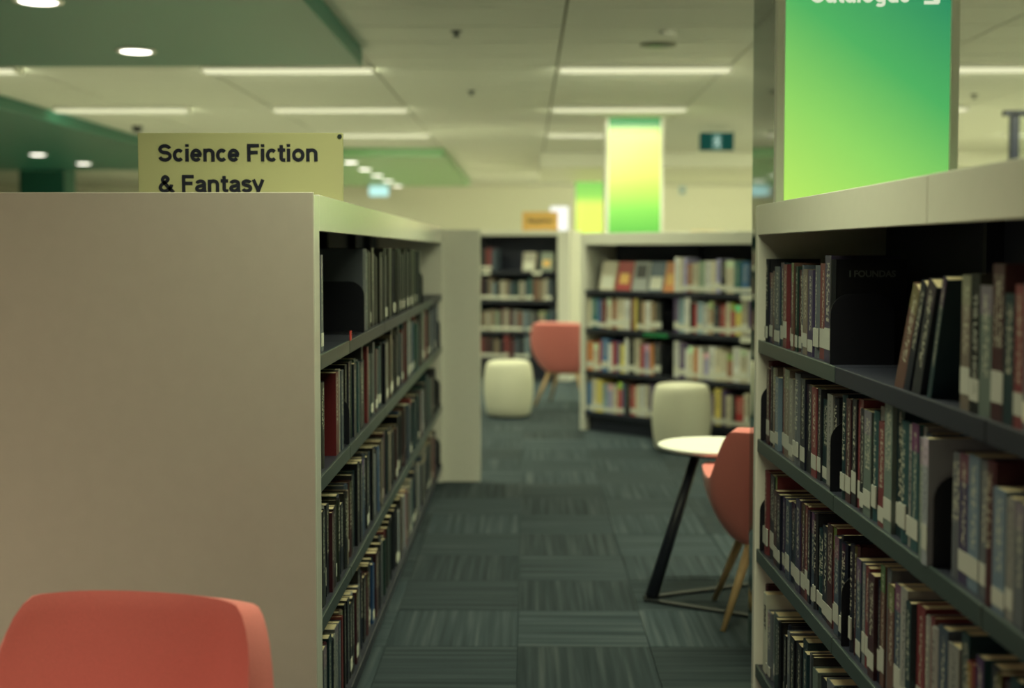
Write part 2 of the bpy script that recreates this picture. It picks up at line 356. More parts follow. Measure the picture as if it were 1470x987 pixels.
# added tube above the mouth of the aisle, unseen, lights post and fascias
fixture(.12, 2.8, 'added unseen tube light over the mouth of the aisle', p=19, spread=125, side=0)
def downlight(x, y, label, p=14):
    t = thing('downlight', label, 'light', (x, y, 2.565), 0, 'round downlights in the green soffits')
    bm = bmesh.new(); add_lathe(bm, [(.105, 0.002), (.12, -.002), (.118, -.010), (.098, -.012), (.092, -.004)], 32); obj('bezel', bm, M['trim'], t)
    bm = bmesh.new(); add_lathe(bm, [(.09, -.006), (.088, -.0125), (.05, -.014)], 32); obj('lens', bm, M['downlight'], t)
    area_light('lamp', (0, 0, -.02), .17, .17, p, (1, .9, .62), parent=t, shape='DISK', spread=90)
for i, y in enumerate((3.2, 4.77, 6.34, 7.916)):
    downlight(-2.335, y, ['round downlight in green soffit, nearest one above the camera side', 'round downlight in green soffit, second from the near end', 'round downlight cut by the top edge of the picture', 'glowing round downlight in the green soffit at upper left'][i])
for i, y in enumerate((17.77, 19.3, 20.9, 22.5, 24.1)):
    downlight(-2.37, y, ['nearest', 'second', 'third', 'fourth', 'farthest'][i] + ' of five round downlights in the pale green soffit')
downlight(-6.05, 16.32, 'round downlight at far left in the dark green soffit, higher one'); downlight(-6.05, 18.0, 'round downlight at far left in the dark green soffit, lower one')

# small ceiling fittings
t = thing('dome_camera', 'small black dome camera on the ceiling beyond the book sign', 'camera', (-4.04, 13.7, ZC))
bm = bmesh.new(); add_lathe(bm, [(.06, 0), (.06, -.02)], 24); obj('base', bm, M['white'], t)
bm = bmesh.new(); add_lathe(bm, [(.055, -.02), (.053, -.045), (.042, -.07), (.02, -.085), (.004, -.088)], 24); obj('dome', bm, M['black'], t)
def sprinkler(x, y, label):
    t = thing('sprinkler', label, 'sprinkler', (x, y, ZC), 0, 'ceiling sprinkler heads')
    bm = bmesh.new(); add_lathe(bm, [(.035, 0), (.035, -.006), (.012, -.008), (.010, -.03)], 16); obj('stem', bm, M['dark'], t)
    bm = bmesh.new(); add_lathe(bm, [(.024, -.03), (.024, -.034)], 16); obj('deflector', bm, M['dark'], t)
sprinkler(-0.425, 7.95, 'small dark sprinkler head on the ceiling above the aisle, nearest one')
sprinkler(-0.46, 10.9, 'small dark sprinkler head between the two rows of tube lights')
sprinkler(3.75, 11.2, 'small dark sprinkler head near the glazed partition at right')
t = thing('ceiling_speaker', 'round dark speaker grille in the ceiling right of the middle', 'speaker', (0.83, 8.47, ZC))
bm = bmesh.new(); add_lathe(bm, [(.115, 0.0), (.115, -.008), (.10, -.010)], 32); obj('rim', bm, M['grid'], t)
bm = bmesh.new(); add_lathe(bm, [(.098, -.008), (.06, -.014), (.01, -.016)], 32); obj('grille', bm, M['shelf'], t)
t = thing('smoke_detector', 'small pale smoke detector on ceiling behind the speaker grille', 'detector', (0.84, 7.95, ZC))
bm = bmesh.new(); add_lathe(bm, [(.05, 0.0), (.05, -.012), (.04, -.03), (.02, -.036)], 24); obj('body', bm, M['ceiling'], t)
bm = bmesh.new(); add_lathe(bm, [(.052, -.008), (.054, -.012), (.05, -.016)], 24); obj('ring', bm, M['grid'], t)

# exit signs
def running_man(parent, m, y):
    bm = bmesh.new()
    def limb(p, q, w):
        d = Vector((q[0] - p[0], 0, q[1] - p[1])); n = Vector((-d.z, 0, d.x)).normalized() * w
        vs = [bm.verts.new((v[0] + s * n.x, y, v[1] + s * n.z)) for v, s in ((p, 1), (p, -1), (q, -1), (q, 1))]
        bm.faces.new(vs)
    limb((-.002, .125), (.006, .075), .012); limb((.006, .078), (.028, .055), .008); limb((.028, .055), (.018, .026), .007)
    limb((.004, .078), (-.012, .052), .008); limb((-.012, .052), (-.038, .046), .007)
    limb((0, .122), (.026, .105), .006); limb((.026, .105), (.038, .12), .005); limb((-.004, .122), (-.028, .108), .006); limb((-.028, .108), (-.032, .088), .005)
    vs = [bm.verts.new((.004 + .013 * math.cos(a), y, .147 + .013 * math.sin(a))) for a in [i * math.pi / 6 for i in range(12)]]; bm.faces.new(vs)
    return obj('running_figure', bm, m, parent)
t = thing('exit_sign', 'dark green exit sign with white running figure hung from ceiling', 'sign', (2.01, 14.1, 2.435))
box('sign_body', (-.18, .18, 0, .05, 0, .19), M['exit_green'], t, bevel=.004)
running_man(t, M['exit_white'], -.002)
box('figure_panel', (-.05, .05, -.0015, 0, .005, .18), emit('exit_panel', (.06, .16, .12), 1.0), t)
for s in (-1, 1): box('hanger', (s * .12 - .006, s * .12 + .006, .02, .03, .19, ZC - 2.435), M['trim'], t)
t = thing('exit_sign', 'small glowing pale cyan exit sign far off, left of the aisle', 'sign', (-2.80, 24.9, 2.40))
box('sign_body', (-.18, .18, 0, .05, 0, .22), M['exit_cyan'], t, bevel=.004)
for s in (-1, 1): box('hanger', (s * .12 - .006, s * .12 + .006, .02, .03, .22, ZC - 2.40), M['trim'], t)
t = thing('wall_sensor', 'small pale blue sensor box high on the far cream wall', 'sensor', (3.15, YF - .06, 2.52))
box('body', (-.06, .06, 0, .059, 0, .16), mat('pale_blue_plastic', (.45, .6, .68), .4), t, bevel=.008); box('lens', (-.03, .03, -.006, 0, .03, .08), M['shelf'], t)

# ---------------------------------------------------------------- columns with backlit green panels
def column(y, label, panelmat, back=.43, glass=True):
    t = thing('column', label, 'column', (1.058, y, 0))
    box('core', (-.262, .262, .03, back, 0, ZC - .001), M['white'], t)
    box('front_panel', (-.256, .256, 0.006, .03, 0, ZC - .002), panelmat, t)
    for s in (-1, 1): box('edge_trim', (s * .270 - .014, s * .270 + .014, -.004, .03, 0, ZC - .002), M['trim'], t, bevel=.004)
    for s in (-1, 1): box('side_panel', (s * .273 - .009, s * .273 + .009, .031, back, 0, ZC - .002), M['glass_green'] if glass else M['trim'], t)
    return t
lime, green, teal_, yel = (.42, .76, .10), (.16, .60, .15), (.035, .30, .14), (.80, .92, .20)
c1 = column(4.15, 'near column with lime to green panel reading Catalogue', gradient_panel('catalogue_panel', [(0.50, (.46, .78, .14)), (0.60, (.28, .68, .14)), (0.70, (.085, .46, .13)), (0.81, (.03, .28, .13))], (.12, 0, .86), .80))
cat = lettering('catalogue_letters', 'Catalogue', .050, M['paleletters'], c1); cat.rotation_euler = (R(90), 0, 0); cat.location = (-.182, .006, 2.140); cat['label'] = 'pale lettering reading Catalogue'
bm = bmesh.new()
for (p, q) in (((0, .055), (.042, .006)), ((.044, .05), (.044, .004)), ((.0, .005), (.046, .005))):
    d = Vector((q[0] - p[0], 0, q[1] - p[1])); n = Vector((-d.z, 0, d.x)).normalized() * .0055
    bm.faces.new([bm.verts.new((v[0] + s * n.x, 0, v[1] + s * n.z)) for v, s in ((p, 1), (p, -1), (q, -1), (q, 1))])
ar = obj('arrow', bm, M['paleletters'], c1); ar.location = (.172, .003, 2.134); ar['label'] = 'pale arrow pointing down right'
column(13.1, 'middle column with bright yellow to green panel behind bookcases', gradient_panel('middle_panel', [(.56, (.10, .42, .07)), (.66, (.22, .60, .10)), (.74, (.48, .76, .13)), (.82, (.76, .84, .20)), (.93, (.82, .86, .32)), (.955, (.4, .7, .1)), (.972, (.03, .25, .08))], (0, 0, 1), .85), glass=False)
column(22.0, 'farthest column with small green and yellow panel', gradient_panel('far_panel', [(.55, (.72, .90, .14)), (.80, (.70, .86, .14)), (.85, (.3, .68, .12)), (.95, (.2, .55, .12))], (0, 0, 1), .95), glass=False)
t = thing('column', 'dark teal column far off at left under the dark soffit', 'column', (-7.62, 20.7, 0))
box('core', (-.33, .33, .02, .6, 0, ZC - .001), M['teal'], t); box('front_panel', (-.355, .355, 0, .02, 0, ZC - .002), M['teal'], t)

# glazed partition frame at the right
t = thing('glazed_partition', 'dark framed glazed partition seen over right bookcase', 'partition', (3.65, 10.0, 0))
box('post', (-.03, .03, -.03, .03, 0, 2.40), M['dark'], t); box('header', (-.08, 2.6, -.03, .03, 2.38, 2.42), M['dark'], t)
box('post', (2.57, 2.63, -.03, .03, 0, 2.38), M['dark'], t); box('post', (1.27, 1.33, -.03, .03, 0, 2.38), M['dark'], t)
gm = mat('partition_glass', (.9, .95, .92), .02); gm.node_tree.nodes['Principled BSDF'].inputs['Transmission Weight'].default_value = 1.0; gm.node_tree.nodes['Principled BSDF'].inputs['IOR'].default_value = 1.1
box('pane', (.03, 1.27, -.004, .004, .02, 2.38), gm, t); box('pane', (1.33, 2.57, -.004, .004, .02, 2.38), gm, t)

# ---------------------------------------------------------------- bookcases
# local frame: x along the shelves (viewer's left to right), y into the case, z up
def bookcase(label, origin, rz, length, levels, depth, thick_l, thick_r, bays, top=1.505, fascia=.088, double=False, dark_lips=(), near_end=None, fascia_seams=()):
    t = thing('bookcase', label, 'bookcase', origin, rz)
    full = depth * 2 if double else depth
    if isinstance(near_end, tuple): pass
    box('end_panel', (0, thick_l, 0, full, 0, top - .002), M['laminate'] if near_end != 'taupe' else M['laminate'], t, bevel=.003)
    if thick_r: box('end_panel', (length - thick_r, length, 0, full, 0, top - .002), M['laminate'], t, bevel=.003)
    box('top_panel', (thick_l, length - thick_r, .02, full, top - .03, top), M['laminate'], t)
    xs = [thick_l * .999] + list(fascia_seams) + [length - thick_r * .999]
    for a, b in zip(xs, xs[1:]): box('fascia', (a + .001, b - .001, 0, .02, top - fascia, top), M['laminate'], t, bevel=.002)
    box('back_panel', (thick_l, length - thick_r, depth - .02, depth, 0.02, top - .03), M['backpanel'], t)
    box('plinth', (thick_l, length - thick_r, .05, .07, 0, levels[-1] - .03), M['dark'], t)
    ed = [thick_l] + list(bays) + [length - thick_r]
    for b in bays: box('upright', (b - .012, b + .012, depth - .06, depth - .02, .05, top - .03), M['dark'], t)
    for li, z in enumerate(levels):
        for bi, (a, b) in enumerate(zip(ed, ed[1:])):
            sh = box('shelf', (a + .002, b - .002, .012, depth - .021, z - .028, z), M['dark'], t)
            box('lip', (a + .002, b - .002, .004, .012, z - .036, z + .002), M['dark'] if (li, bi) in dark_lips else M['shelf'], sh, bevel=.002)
    return t
LV_L = [1.115, 0.815, 0.465, 0.115]
LV_R = [1.105, 0.810, 0.480, 0.130]
LV_B = [1.075, 0.785, 0.462, 0.150]
LV_C = [1.155, 0.845, 0.510, 0.220]
LEFT = ((-.50, 3.10, 0), R(90)); RIGHT = ((.680, 3.95, 0), R(-90 + .97)); BB = ((.405, 10.08, 0), R(-44)); CC = ((-1.45, 14.55, 0), R(-20))
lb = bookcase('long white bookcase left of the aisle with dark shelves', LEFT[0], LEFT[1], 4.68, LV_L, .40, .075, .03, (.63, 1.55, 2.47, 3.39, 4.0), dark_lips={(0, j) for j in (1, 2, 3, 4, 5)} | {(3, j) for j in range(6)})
box('end_cover', (-.012, 0.0, 0.0, 1.15, 0, 1.507), M['laminate_end'], lb, bevel=.002)
box('end_panel', (4.682, 4.76, -.222, 1.1, 0, 1.497), M['laminate'], lb, bevel=.003)
box('end_panel', (.0, .075, .401, 1.15, 0, 1.503), M['laminate'], lb)
box('top_panel', (.075, 4.68, .401, 1.15, 1.475, 1.505), M['laminate'], lb)
box('marker_tag', (.60, .63, -.002, .0, 1.118, 1.145), mat('red_tag', (.65, .03, .03), .5), lb)['label'] = 'small red marker tag'
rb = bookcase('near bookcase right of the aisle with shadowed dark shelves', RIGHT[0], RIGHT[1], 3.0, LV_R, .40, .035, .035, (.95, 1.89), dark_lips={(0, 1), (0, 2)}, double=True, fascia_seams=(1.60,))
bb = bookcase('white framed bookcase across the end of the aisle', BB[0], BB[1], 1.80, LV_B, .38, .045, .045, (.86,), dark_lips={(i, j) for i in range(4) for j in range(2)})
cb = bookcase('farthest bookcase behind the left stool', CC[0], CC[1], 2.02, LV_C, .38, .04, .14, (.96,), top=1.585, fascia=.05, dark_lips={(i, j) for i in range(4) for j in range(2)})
for x0, z in ((1.47, LV_B[0]), (1.47, LV_B[1])): box('label_holder', (x0, x0 + .22, -.002, .004, z - .042, z - .002), M['label'], bb)['label'] = 'white shelf label strip'
box('label_holder', (.62, .84, -.002, .004, LV_B[1] - .04, LV_B[1] - .012), M['greenlabel'], bb)['label'] = 'green shelf label strip'
for x0 in (1.02, 1.60): box('label_holder', (x0, x0 + .10, -.002, .004, LV_C[0] - .035, LV_C[0] - .002), M['label'], cb)['label'] = 'white shelf label strip'

# ---------------------------------------------------------------- books
def proto_cover(kind):
    bm = bmesh.new()
    t = {'paper': .07, 'hard': .10, 'thin': .12}[kind]
    if kind == 'hard':
        add_box(bm, -.5, -.5 + t, .03, 1, 0, 1); add_box(bm, .5 - t, .5, .03, 1, 0, 1)
        n = 6; pts = [(-.5 + i / n, .03 - .045 * math.sin(math.pi * i / n)) for i in range(n + 1)] + [(.5, .05), (-.5, .05)]
        add_prism(bm, pts, 0, 1)
    else:
        add_box(bm, -.5, -.5 + t, 0.02, 1, 0, 1); add_box(bm, .5 - t, .5, .02, 1, 0, 1); add_box(bm, -.5, .5, 0, .02, 0, 1)
    me = bpy.data.meshes.new('book_' + kind); bmesh.ops.recalc_face_normals(bm, faces=bm.faces); bm.to_mesh(me); bm.free(); me.materials.append(M['cover']); return me
def proto(name, b, m):
    bm = bmesh.new(); add_box(bm, *b); me = bpy.data.meshes.new(name); bmesh.ops.recalc_face_normals(bm, faces=bm.faces); bm.to_mesh(me); bm.free(); me.materials.append(m); return me
COV = {k: proto_cover(k) for k in ('paper', 'hard', 'thin')}
PAG = {'paper': proto('page_block', (-.43, .43, .02, .985, .004, .996), M['pages']), 'hard': proto('page_block', (-.40, .40, .05, .97, .015, .975), M['pages']), 'thin': proto('page_block', (-.38, .38, .02, .985, .006, .99), M['pages'])}
LAB = {(k, v): proto('spine_label', (-.503, .503, -.018 if k == 'hard' else -.005, .002, *z), M['label_tint']) for k in COV for v, z in {'lo': (.05, .19), 'mid': (.09, .25), 'hi': (.12, .32)}.items()}
def art(n, parts):
    bm = bmesh.new()
    for x, m_ in parts: add_box(bm, .5, .515, *x, mi=m_)
    me = bpy.data.meshes.new(n); bmesh.ops.recalc_face_normals(bm, faces=bm.faces); bm.to_mesh(me); bm.free()
    for q in ('label', 'black', 'orangesign'): me.materials.append(M[q])
    return me
ART = [art('cover_art', [p]) for p in (((.1, .9, .08, .5), 0), ((.2, .8, .25, .6), 2), ((.15, .85, .45, .9), 1))]
PAL = {'navy': (.012, .018, .045), 'black': (.010, .011, .016), 'charcoal': (.035, .038, .045), 'dark teal': (.015, .07, .075), 'teal': (.03, .17, .16), 'bottle green': (.02, .10, .06),
       'emerald green': (.01, .25, .14), 'slate blue': (.09, .14, .19), 'blue': (.05, .16, .35), 'pale blue': (.28, .42, .47), 'cream': (.62, .57, .40), 'white': (.70, .71, .64), 'grey': (.28, .30, .28),
       'red': (.42, .035, .035), 'maroon': (.14, .02, .03), 'rust brown': (.30, .11, .055), 'orange': (.70, .25, .06), 'tan': (.42, .30, .17), 'yellow': (.72, .60, .12), 'purple': (.11, .07, .18), 'lilac': (.36, .34, .55), 'pink': (.62, .32, .30), 'sage green': (.30, .40, .27)}
POOL_L = ['navy'] * 5 + ['black'] * 9 + ['charcoal'] * 3 + ['dark teal'] * 3 + ['maroon', 'red', 'slate blue', 'slate blue', 'white', 'cream', 'grey', 'grey', 'blue', 'bottle green', 'tan', 'teal']
POOL_R = ['charcoal'] * 2 + ['navy'] * 2 + ['dark teal'] * 2 + ['teal', 'slate blue', 'slate blue', 'grey', 'grey', 'sage green', 'cream', 'cream', 'white', 'red', 'maroon', 'maroon', 'rust brown', 'tan', 'bottle green', 'black', 'purple', 'pale blue', 'red']
POOL_B = ['white'] * 4 + ['cream'] * 5 + ['red'] * 3 + ['orange', 'orange', 'black', 'black', 'navy', 'maroon', 'blue', 'pale blue', 'teal', 'yellow', 'sage green', 'tan', 'purple', 'charcoal', 'lilac', 'rust brown']
POOL_C = ['dark teal', 'charcoal', 'grey', 'tan', 'red', 'cream', 'slate blue', 'maroon', 'teal', 'navy', 'cream', 'sage green', 'rust brown', 'pale blue']
TENS = ['', '', 'twenty', 'thirty', 'forty', 'fifty', 'sixty', 'seventy', 'eighty', 'ninety', 'hundred']
ORD = ['zeroth', 'first', 'second', 'third', 'fourth', 'fifth', 'sixth', 'seventh', 'eighth', 'ninth', 'tenth', 'eleventh', 'twelfth', 'thirteenth', 'fourteenth', 'fifteenth', 'sixteenth', 'seventeenth', 'eighteenth', 'nineteenth']
def ordinal(n):
    if n < 20: return ORD[n]
    if n >= 100: return 'hundred and ' + ordinal(n - 100) if n > 100 else 'hundredth'
    return TENS[n // 10][:-1] + 'ieth' if n % 10 == 0 else TENS[n // 10] + '-' + ORD[n % 10]
BOOKS = []     # collected first, so that the ones that show largest become things of their own
def frame(fr): return Matrix.Translation(fr[0]) @ Matrix.Rotation(fr[1], 4, 'Z')
def book(fr, x, z, t, d, h, color, kind, lab, place, row, y=.018, lean=0.0, face=False, special=None):
    """x is the left edge on the shelf; lean in radians turns the book about its lower corner"""
    L = Matrix.Translation((x + t / 2, y, z))
    if lean: L = Matrix.Translation((x, y, z)) @ Matrix.Rotation(lean, 4, 'Y') @ Matrix.Translation((t / 2, 0, 0)) if lean > 0 else Matrix.Translation((x + t, y, z)) @ Matrix.Rotation(lean, 4, 'Y') @ Matrix.Translation((-t / 2, 0, 0))
    if face:   # standing face out: front cover to the aisle, tilted back
        L = Matrix.Translation((x, y, z)) @ Matrix.Rotation(R(-14), 4, 'X') @ Matrix.Translation((0, t, 0)) @ Matrix.Rotation(R(-90), 4, 'Z') @ Matrix.Translation((0, 0, 0))
    Mx = frame(fr) @ L
    BOOKS.append(dict(M=Mx, t=t, d=d, h=h, color=color, kind=kind, lab=lab, place=place, row=row, special=special, face=face))
HN = {'tall': .245, 'mid': .215, 'short': .19}
def fill(fr, row, x0, x1, z, pool, place_fmt, tmean=.036, labp=None, hmean=.222, tail='', dvar=.014, start=1, maxh=.265, faces=('paper', 'paper', 'hard', 'thin')):
    x = x0; n = start; col = None; run = 0
    if labp is None: labp = .22 if row[0] == 'l' else .9
    while True:
        t = max(.014, min(.07, rng.gauss(tmean, .011))); 
        if x + t > x1: break
        if run <= 0: hh = rng.gauss(hmean, .016); run = rng.choice((1, 1, 2, 3))
        run -= 1
        h = max(.17, min(maxh, hh + rng.uniform(-.008, .008)))
        nc = rng.choice(pool)
        if nc == col: nc = rng.choice(pool)
        col = nc
        book(fr, x, z, t - .0012, h * rng.uniform(.62, .70), h, col, rng.choice(faces), rng.choice(('lo', 'mid', 'mid', 'hi')) if rng.random() < labp else None, place_fmt % ordinal(n), row, y=.016 + rng.uniform(0, dvar))
        x += t; n += 1
    return x, n
ENDS = []
def bookend(fr, x, z, label, h=.165, d=.15, y=.01, flip=False):
    t = thing('bookend', label, 'bookend', frame(fr) @ Vector((x, y, z)), fr[1], 'black steel bookends')
    bm = bmesh.new(); r = .045; pts = [(0, 0), (d, 0)] + [(d - r + r * math.sin(a), h - r + r * math.cos(a)) for a in [math.pi / 2 - i * math.pi / 12 for i in range(7)]] + [(r - r * math.sin(a), h - r + r * math.cos(a)) for a in [i * math.pi / 12 for i in range(7)]]
    va = [bm.verts.new((-.0012, p, q)) for p, q in pts]; vb = [bm.verts.new((.0012, p, q)) for p, q in pts]
    bm.faces.new(va); bm.faces.new(vb[::-1])
    for i in range(len(pts)): bm.faces.new((va[i], va[(i + 1) % len(pts)], vb[(i + 1) % len(pts)], vb[i]))
    obj('plate', bm, M['black'], t)
    s = -1 if not flip else 1
    bm = bmesh.new(); add_box(bm, min(0, s * .10), max(0, s * .10), .01, d - .01, .0003, .0018); obj('foot', bm, M['black'], t)

SH = ['top shelf', 'second shelf', 'third shelf', 'bottom shelf']
def P(where, i, case): return '%s ' + '%s, %s, %s' % (where, SH[i], case)
# ---- right bookcase (x grows towards the camera)
RC = 'right bookcase'
xr = [.075] * 4
x, n = fill(RIGHT, 'right top', .075, .845, LV_R[0], POOL_R + ['charcoal', 'navy'], P('from the far end', 0, RC), tmean=.043, hmean=.228)
book(RIGHT, x, LV_R[0], .04, .17, .245, 'black', 'hard', None, 'last before the bookend, top shelf, right bookcase', 'right top', special='foundas')
xe = x + .045
bookend(RIGHT, xe, LV_R[0], 'black bookend on the top shelf of right bookcase')
for k, (xx, tt, c, le) in enumerate(((1.36, .05, 'rust brown', .50), (1.42, .03, 'navy', .44), (1.47, .045, 'charcoal', .40), (1.56, .02, 'dark teal', .34))):
    book(RIGHT, xx, LV_R[0], tt, .16, .235, c, 'paper', None, '%s of four leaning books, top shelf, right bookcase' % ORD[k + 1], 'right top', lean=le)
xx = 1.735
for k, (tt, h, c, lb_) in enumerate(((.042, .225, 'tan', 'hi'), (.040, .228, 'black', 'mid'), (.052, .21, 'sage green', None), (.048, .245, 'maroon', 'hi'), (.04, .20, 'dark teal', None), (.035, .215, 'red', 'mid'), (.05, .22, 'grey', 'hi'))):
    book(RIGHT, xx, LV_R[0], tt, .15, h, c, 'paper', lb_, '%s upright after the leaning books, top shelf, right bookcase' % ORD[k + 1], 'right top', special='last' if k == 1 else None); xx += tt + .002
fill(RIGHT, 'right top', xx, 2.95, LV_R[0], POOL_R, P('upright from the near end', 0, RC))
# second shelf
bookend(RIGHT, .058, LV_R[1], 'black bookend at far end, second shelf of right bookcase', flip=True)
x, n = fill(RIGHT, 'right second', .068, .90, LV_R[1], POOL_R + ['dark teal', 'tan'], P('from the far end', 1, RC), tmean=.043)
bookend(RIGHT, x + .004, LV_R[1], 'black bookend in middle of second shelf, right bookcase')
x, n = fill(RIGHT, 'right second', x + .075, 1.60, LV_R[1], ['grey', 'dark teal', 'slate blue', 'charcoal', 'teal', 'maroon', 'red', 'cream', 'sage green'], P('after the middle bookend', 1, RC), tmean=.036, labp=1, hmean=.235)
book(RIGHT, x, LV_R[1], .022, .16, .225, 'sage green', 'paper', None, 'pushed forward beside a bookend, second shelf, right bookcase', 'right second', y=.004)
book(RIGHT, x + .024, LV_R[1], .028, .16, .228, 'white', 'paper', 'hi', 'pushed forward beside a bookend, second shelf, right bookcase', 'right second', y=.002)
bookend(RIGHT, x + .062, LV_R[1], 'black bookend at near part of second shelf, right bookcase')
fill(RIGHT, 'right second', x + .10, 2.95, LV_R[1], ['cream', 'white', 'sage green', 'grey', 'maroon', 'teal', 'purple', 'slate blue', 'pale blue', 'grey'], P('after the near bookend', 1, RC), tmean=.042, labp=.7)
# third shelf
bookend(RIGHT, .058, LV_R[2], 'black bookend at far end, third shelf of right bookcase', flip=True)
x, n = fill(RIGHT, 'right third', .068, 1.02, LV_R[2], ['charcoal', 'dark teal', 'red', 'maroon', 'grey', 'slate blue', 'navy', 'red', 'purple'], P('from the far end', 2, RC), tmean=.040, labp=.9, hmean=.225)
bookend(RIGHT, x + .004, LV_R[2], 'black bookend in middle of third shelf, right bookcase')
x, n = fill(RIGHT, 'right third', x + .03, 1.86, LV_R[2], ['cream', 'rust brown', 'slate blue', 'red', 'maroon', 'dark teal', 'grey', 'teal', 'navy', 'rust brown', 'red'], P('after the middle bookend', 2, RC), tmean=.036, hmean=.232)
bookend(RIGHT, x + .004, LV_R[2], 'black bookend at near part of third shelf, right bookcase')
fill(RIGHT, 'right third', x + .03, 2.95, LV_R[2], POOL_R + ['black', 'navy', 'charcoal'] * 4, P('after the near bookend', 2, RC))
# bottom shelf
book(RIGHT, .05, LV_R[3], .03, .16, .25, 'maroon', 'hard', 'mid', 'first from the far end, bottom shelf, right bookcase', 'right bottom', y=.03)
book(RIGHT, .084, LV_R[3], .045, .16, .235, 'white', 'paper', None, 'second from the far end, bottom shelf, right bookcase', 'right bottom', special='first')
fill(RIGHT, 'right bottom', .132, 1.9, LV_R[3], ['charcoal', 'navy', 'black', 'slate blue', 'grey', 'dark teal', 'sage green'], P('from the far end', 3, RC), tmean=.042, start=3, hmean=.215, labp=.6)
fill(RIGHT, 'right bottom', 2.0, 2.95, LV_R[3], POOL_R, P('in the near bay', 3, RC))
# ---- left bookcase (x grows away from the camera)
LC = 'left bookcase'
x, n = fill(LEFT, 'left top', .08, .30, LV_L[0], ['black', 'charcoal', 'navy', 'grey'], P('from the near end', 0, LC), tmean=.045, hmean=.262, labp=.6, maxh=.272)
bookend(LEFT, 1.02, LV_L[0], 'black bookend on the top shelf of left bookcase, before the grey book', h=.16, d=.19)
book(LEFT, 1.10, LV_L[0], .05, .21, .262, 'grey', 'hard', None, 'standing beyond the black bookend, top shelf, left bookcase', 'left top')
book(LEFT, 1.155, LV_L[0], .04, .17, .25, 'dark teal', 'thin', None, 'second beyond the black bookend, top shelf, left bookcase', 'left top')
x, n = fill(LEFT, 'left top', 1.20, 3.3, LV_L[0], ['black', 'charcoal', 'navy', 'black'], P('beyond the grey book', 0, LC), tmean=.04, labp=.1, hmean=.25)
bookend(LEFT, 3.33, LV_L[0], 'black bookend halfway along top shelf, left bookcase', flip=True)
# second
x, n = fill(LEFT, 'left second', .08, .30, LV_L[1], ['charcoal', 'black', 'grey'], P('from the near end', 1, LC), tmean=.045, hmean=.225, labp=.6)
bookend(LEFT, .66, LV_L[1], 'black bookend on the second shelf of left bookcase, near end', h=.14, d=.13)
for k, (tt, h, c) in enumerate(((.05, .225, 'red'), (.03, .23, 'cream'), (.045, .222, 'slate blue'))): book(LEFT, .45 + k * .052, LV_L[1], tt, .17, h, c, 'paper', None, 'just before the near bookend, second shelf, left bookcase', 'left second')
x, n = fill(LEFT, 'left second', .70, 2.30, LV_L[1], POOL_L, P('beyond the near bookend', 1, LC), tmean=.048, hmean=.235)
fill(LEFT, 'left second', 2.36, 4.5, LV_L[1], POOL_L + ['red', 'cream', 'white'], P('in the far half', 1, LC), tmean=.045, hmean=.24)
bookend(LEFT, 4.58, LV_L[1], 'black bookend at far end, second shelf of left bookcase', flip=True)
# third and bottom
x, n = fill(LEFT, 'left third', .08, 2.2, LV_L[2], POOL_L + ['blue', 'cream', 'maroon'], P('from the near end', 2, LC), tmean=.046, hmean=.225)
fill(LEFT, 'left third', 2.24, 4.5, LV_L[2], POOL_L, P('in the far half', 2, LC), tmean=.045)
bookend(LEFT, 4.58, LV_L[2], 'black bookend at far end, third shelf of left bookcase', flip=True)
x, n = fill(LEFT, 'left bottom', .08, 2.0, LV_L[3], POOL_L + ['white', 'cream', 'maroon'], P('from the near end', 3, LC), tmean=.046, hmean=.222)
fill(LEFT, 'left bottom', 2.04, 4.5, LV_L[3], POOL_L + ['white', 'cream', 'cream'], P('in the far half', 3, LC), tmean=.045)
bookend(LEFT, 4.58, LV_L[3], 'black bookend at far end, bottom shelf of left bookcase', flip=True)
# ---- bookcase at the end of the aisle
BC = 'bookcase across the aisle end'
for k, (xx, c, wd) in enumerate(((.13, 'cream', .145), (.29, 'red', .15), (.45, 'grey', .14), (.60, 'slate blue', .14), (.745, 'orange', .10))):
    book(BB, xx, LV_B[0], .028, wd, .225, c, 'paper', None, '%s of five face-out books, top shelf, bookcase across the aisle end' % ORD[k + 1], 'end top', y=.05, face=True)
for i in range(4):
    if i: fill(BB, 'end %d' % i, .06, .80, LV_B[i], POOL_B, P('from the left', i, BC), tmean=.047, labp=.97, hmean=.225, dvar=.006)
    if 0 < i < 3: bookend(BB, .835, LV_B[i], 'black bookend at the middle of %s, bookcase across the aisle end' % SH[i])
    fill(BB, 'end %d' % i, .885, 1.74, LV_B[i], POOL_B + ['white', 'cream'], P('from the middle', i, BC), tmean=.048, labp=.97, hmean=.225, dvar=.006)
FC = 'farthest bookcase'
fill(CC, 'far top', 1.0, 1.2, LV_C[0], POOL_C, P('from the left', 0, FC), tmean=.05)
for k, (xx, c) in enumerate(((1.46, 'cream'), (1.66, 'sage green'))): book(CC, xx, LV_C[0], .03, .14, .21, c, 'paper', None, '%s of two face-out books, top shelf, farthest bookcase' % ORD[k + 1], 'far top', y=.05, face=True)
for i in (0, 1, 2, 3): fill(CC, 'far left %d' % i, .06, .93, LV_C[i], POOL_C, P('in the left bay', i, FC), tmean=.05, dvar=.006)
for i in (1, 2, 3): fill(CC, 'far %d' % i, .98, 1.85, LV_C[i], POOL_C, P('from the left', i, FC), tmean=.052, dvar=.006)

